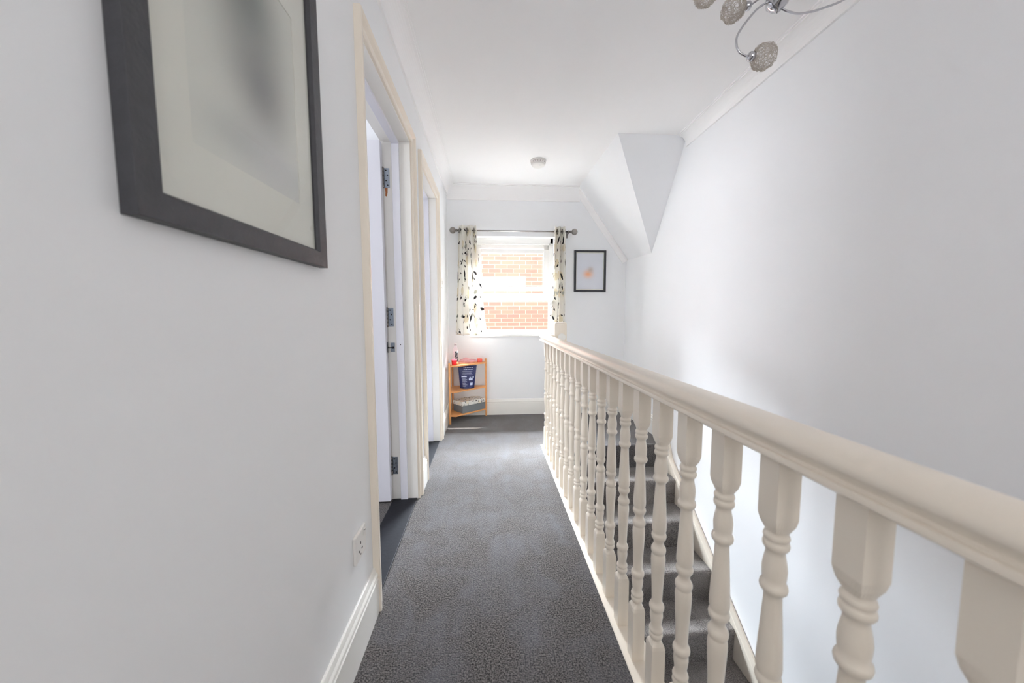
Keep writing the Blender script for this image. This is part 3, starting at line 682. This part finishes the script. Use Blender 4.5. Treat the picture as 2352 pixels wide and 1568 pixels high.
# shoe box
bx = thing('shoe_box', (-.19, 3.42, lz), 'grey card box with leaf patterned lid on the bottom shelf', 'box')
fc = Vector((-.262, 3.332, 0)); e1 = Vector((.215, .166, 0)); e2 = Vector((-.100, .112, 0))
def qprism(mb, g, z0, z1):
    n1, n2 = e1.normalized()*g, e2.normalized()*g
    P = [fc-n1-n2, fc+e1+n1-n2, fc+e1+e2+n1+n2, fc+e2-n1+n2]
    mb.rings([[(p.x, p.y, z0) for p in P], [(p.x, p.y, z1) for p in P]], False, True)
m = MB(); qprism(m, 0, lz+.001, lz+.105); m.build('body', 'boxgrey', bx, bevel=.002)
m = MB(); qprism(m, .003, lz+.072, lz+.114)
lid = m.build('lid', 'boxlid', bx, bevel=.003)
ul = lid.data.uv_layers.new(name='UVMap')
for pl in lid.data.polygons:
    for li in pl.loop_indices:
        v = lid.data.vertices[lid.data.loops[li].vertex_index].co; ul.data[li].uv = (v.x+v.y*.6+(v.z if abs(pl.normal.z) < .5 else 0)*.3, v.y-v.x*.6+v.z)
# pouch
po = thing('food_pouch', (-.245, 3.43, mz), 'navy blue stand-up pouch with pale printing on the middle shelf', 'pouch')
pc = Vector((-.222, 3.42, mz)); pd = Vector((.985, .17, 0)).normalized(); pn = Vector((pd.y, -pd.x, 0))
def pouch_pt(u, v, sgn):
    wd = .070+.022*v; belly = (.030*(1-v)**.8+.004)*(1-abs(2*u-1)**2.5)
    if v > .9: belly *= (1-v)*10
    lean = Vector((pn.x, pn.y, 0))*(-.012*v); sx = .007*v
    return pc+pd*((u*2-1)*wd+sx)+pn*(belly*sgn+.001*sgn)+lean+Vector((0, 0, .002+.222*v*(1 if True else 0)-.004*(abs(2*u-1)**2)*0))
m = MB(); m.grid(lambda u, v: pouch_pt(u, v, 1), 16, 20, True); m.uv = {}; m.grid(lambda u, v: pouch_pt(u, v, -1), 16, 20, True); m.uv = {}
m.grid(lambda u, v: pouch_pt(u, 0, 1-2*v), 16, 2, True); m.uv = {}
po_b = m.build('pouch_body', 'foil', po)
pr = MB(); rp = random.Random(5)
def bar(u0, u1, v0, v1):
    n = 4; vs_ = []
    for k in range(n+1):
        u = u0+(u1-u0)*k/n
        for v in (v0, v1): vs_.append(tuple(pouch_pt(u, v, 1)+pn*.0012))
    pr.add(vs_, [(2*k, 2*k+2, 2*k+3, 2*k+1) for k in range(n)])
for v in (.90, .82):
    u = .28
    while u < .75: l = rp.uniform(.03, .08); bar(u, u+l, v, v+.030); u += l+.02
for v in (.74, .69, .645, .60): bar(.18+rp.uniform(0, .1), .72+rp.uniform(0, .1), v, v+.010)
for v in (.50,): bar(.14, .45, v, v+.05)
for v in (.44, .40, .36, .32, .24, .20, .16, .10): bar(.18, .38+rp.uniform(0, .12), v, v+.011)
pr.build('printed_lettering', 'print', po_b)
for q in ((.58, .82, .36, .44), (.62, .72, .47, .495), (.80, .90, .46, .51), (.68, .84, .14, .25)):
    pr = MB(); bar(*q); pr.build('printed_panel', 'print', po_b)
# bottle
bt = thing('bottle', (-.338, 3.40, tz), 'clear plastic bottle with black and white label on the top shelf', 'bottle')
bc = (-.330, 3.40, tz)
m = MB(); m.lathe([(0.001, .020), (.004, .025), (.02, .026), (.05, .0245), (.09, .026), (.13, .0255), (.155, .020), (.172, .011), (.185, .0105)], bc, n=28); m.build('bottle_body', 'bottle', bt)
m = MB(); m.lathe([(.183, .0125), (.20, .0125), (.202, .011)], bc, n=22); m.build('cap', mat('cap_grey', (205, 190, 192), .4), bt)
lbm = bpy.data.materials.new('black_white_label'); lbm.use_nodes = True; nt = lbm.node_tree; nn = N(nt); tcn = nt.nodes.new('ShaderNodeTexCoord')
bk = nt.nodes.new('ShaderNodeTexBrick'); bk.inputs['Scale'].default_value = 34; bk.inputs['Color1'].default_value = (.02, .02, .03, 1); bk.inputs['Color2'].default_value = (.05, .05, .06, 1); bk.inputs['Mortar'].default_value = (.6, .6, .6, 1); bk.inputs['Mortar Size'].default_value = .04; bk.inputs['Brick Width'].default_value = .8; bk.inputs['Row Height'].default_value = .45
mpn = nt.nodes.new('ShaderNodeMapping'); mpn.inputs['Rotation'].default_value = (PI/2, 0, .2); nt.links.new(tcn.outputs['Object'], mpn.inputs['Vector']); nt.links.new(mpn.outputs[0], bk.inputs['Vector']); nt.links.new(bk.outputs['Color'], nt.nodes['Principled BSDF'].inputs['Base Color'])
m = MB(); ring = []
for h in (.018, .05, .09, .128):
    rr = {.018: .0266, .05: .0258, .09: .0266, .128: .0262}[h]
    ring.append([(bc[0]+rr*math.cos(a), bc[1]+rr*math.sin(a), tz+h) for a in [(-100+i*11)*PI/180 for i in range(9)]])
m.rings(ring, True, False, False); m.build('label', lbm, bt, solid=.0005)
# red tub
rt = thing('plastic_tub', (-.338, 3.325, tz), 'small bright red tub on the top shelf in front of the bottle', 'tub')
m = MB(); m.lathe([(.001, .021), (.003, .023), (.046, .024), (.048, .022)], (-.335, 3.322, tz), n=24); m.build('tub', 'red', rt)
m = MB(); m.lathe([(.046, .0255), (.055, .0255), (.057, .023), (.057, .001)], (-.335, 3.322, tz), n=24); m.build('lid', mat('pink_lid', (240, 130, 150), .4), rt)
m = MB(); m.lathe([(.0008, .010), (.028, .0105), (.030, .008)], (-.306, 3.318, tz), n=18)
tag(m.build('tealight', 'gold'), 'tiny tan pot touching the red tub on the top shelf', 'pot')
m = MB(); m.lathe([(.0008, .009), (.022, .009), (.024, .0075), (.032, .0075), (.034, .006)], (-.368, 3.305, tz), n=18)
tag(m.build('small_vial', 'plastic'), 'tiny white capped pot at the left corner of the top shelf', 'pot')
# coral jar
jr = thing('glass_jar', (-.085, 3.505, tz), 'small coral red jar at the right end of the top shelf', 'jar')
m = MB(); m.lathe([(.001, .024), (.004, .027), (.036, .027), (.038, .0255), (.036, .024), (.008, .024)], (-.098, 3.505, tz), n=26); m.build('jar_body', 'pinkjar', jr)
m = MB(); m.lathe([(.006, .022), (.026, .0225), (.027, .001)], (-.098, 3.505, tz), n=24); m.build('wax', 'pinkred', jr)
# pink plastic bag, crumpled
rb = random.Random(11); ph = [rb.uniform(0, 6.3) for _ in range(12)]
def bagpt(u, v):
    a = 2*PI*u; t_ = PI*v
    r = 1+.10*math.sin(3*a+ph[0]+2*v)+.09*math.sin(7*a+ph[1])*math.sin(t_)+.06*math.sin(13*a+9*v+ph[2])+.05*math.sin(11*v*PI+ph[3]+3*a)
    x = .085*math.sin(t_)*math.cos(a)*r; y = .040*math.sin(t_)*math.sin(a)*r; z = .019*(1-math.cos(t_))*(1+.25*math.sin(2*a+ph[4])*math.sin(t_))
    z += .02*math.exp(-((x+.02)/.03)**2)*(v**3)
    return (-.215+x*.94-y*.5, 3.455+y*.8+x*.34, tz+.0015+max(0, z))
m = MB(); m.grid(bagpt, 64, 28, True); m.uv = {}
tag(m.build('plastic_bag', 'pinkbag'), 'crumpled translucent pink plastic bag on the top shelf', 'bag')
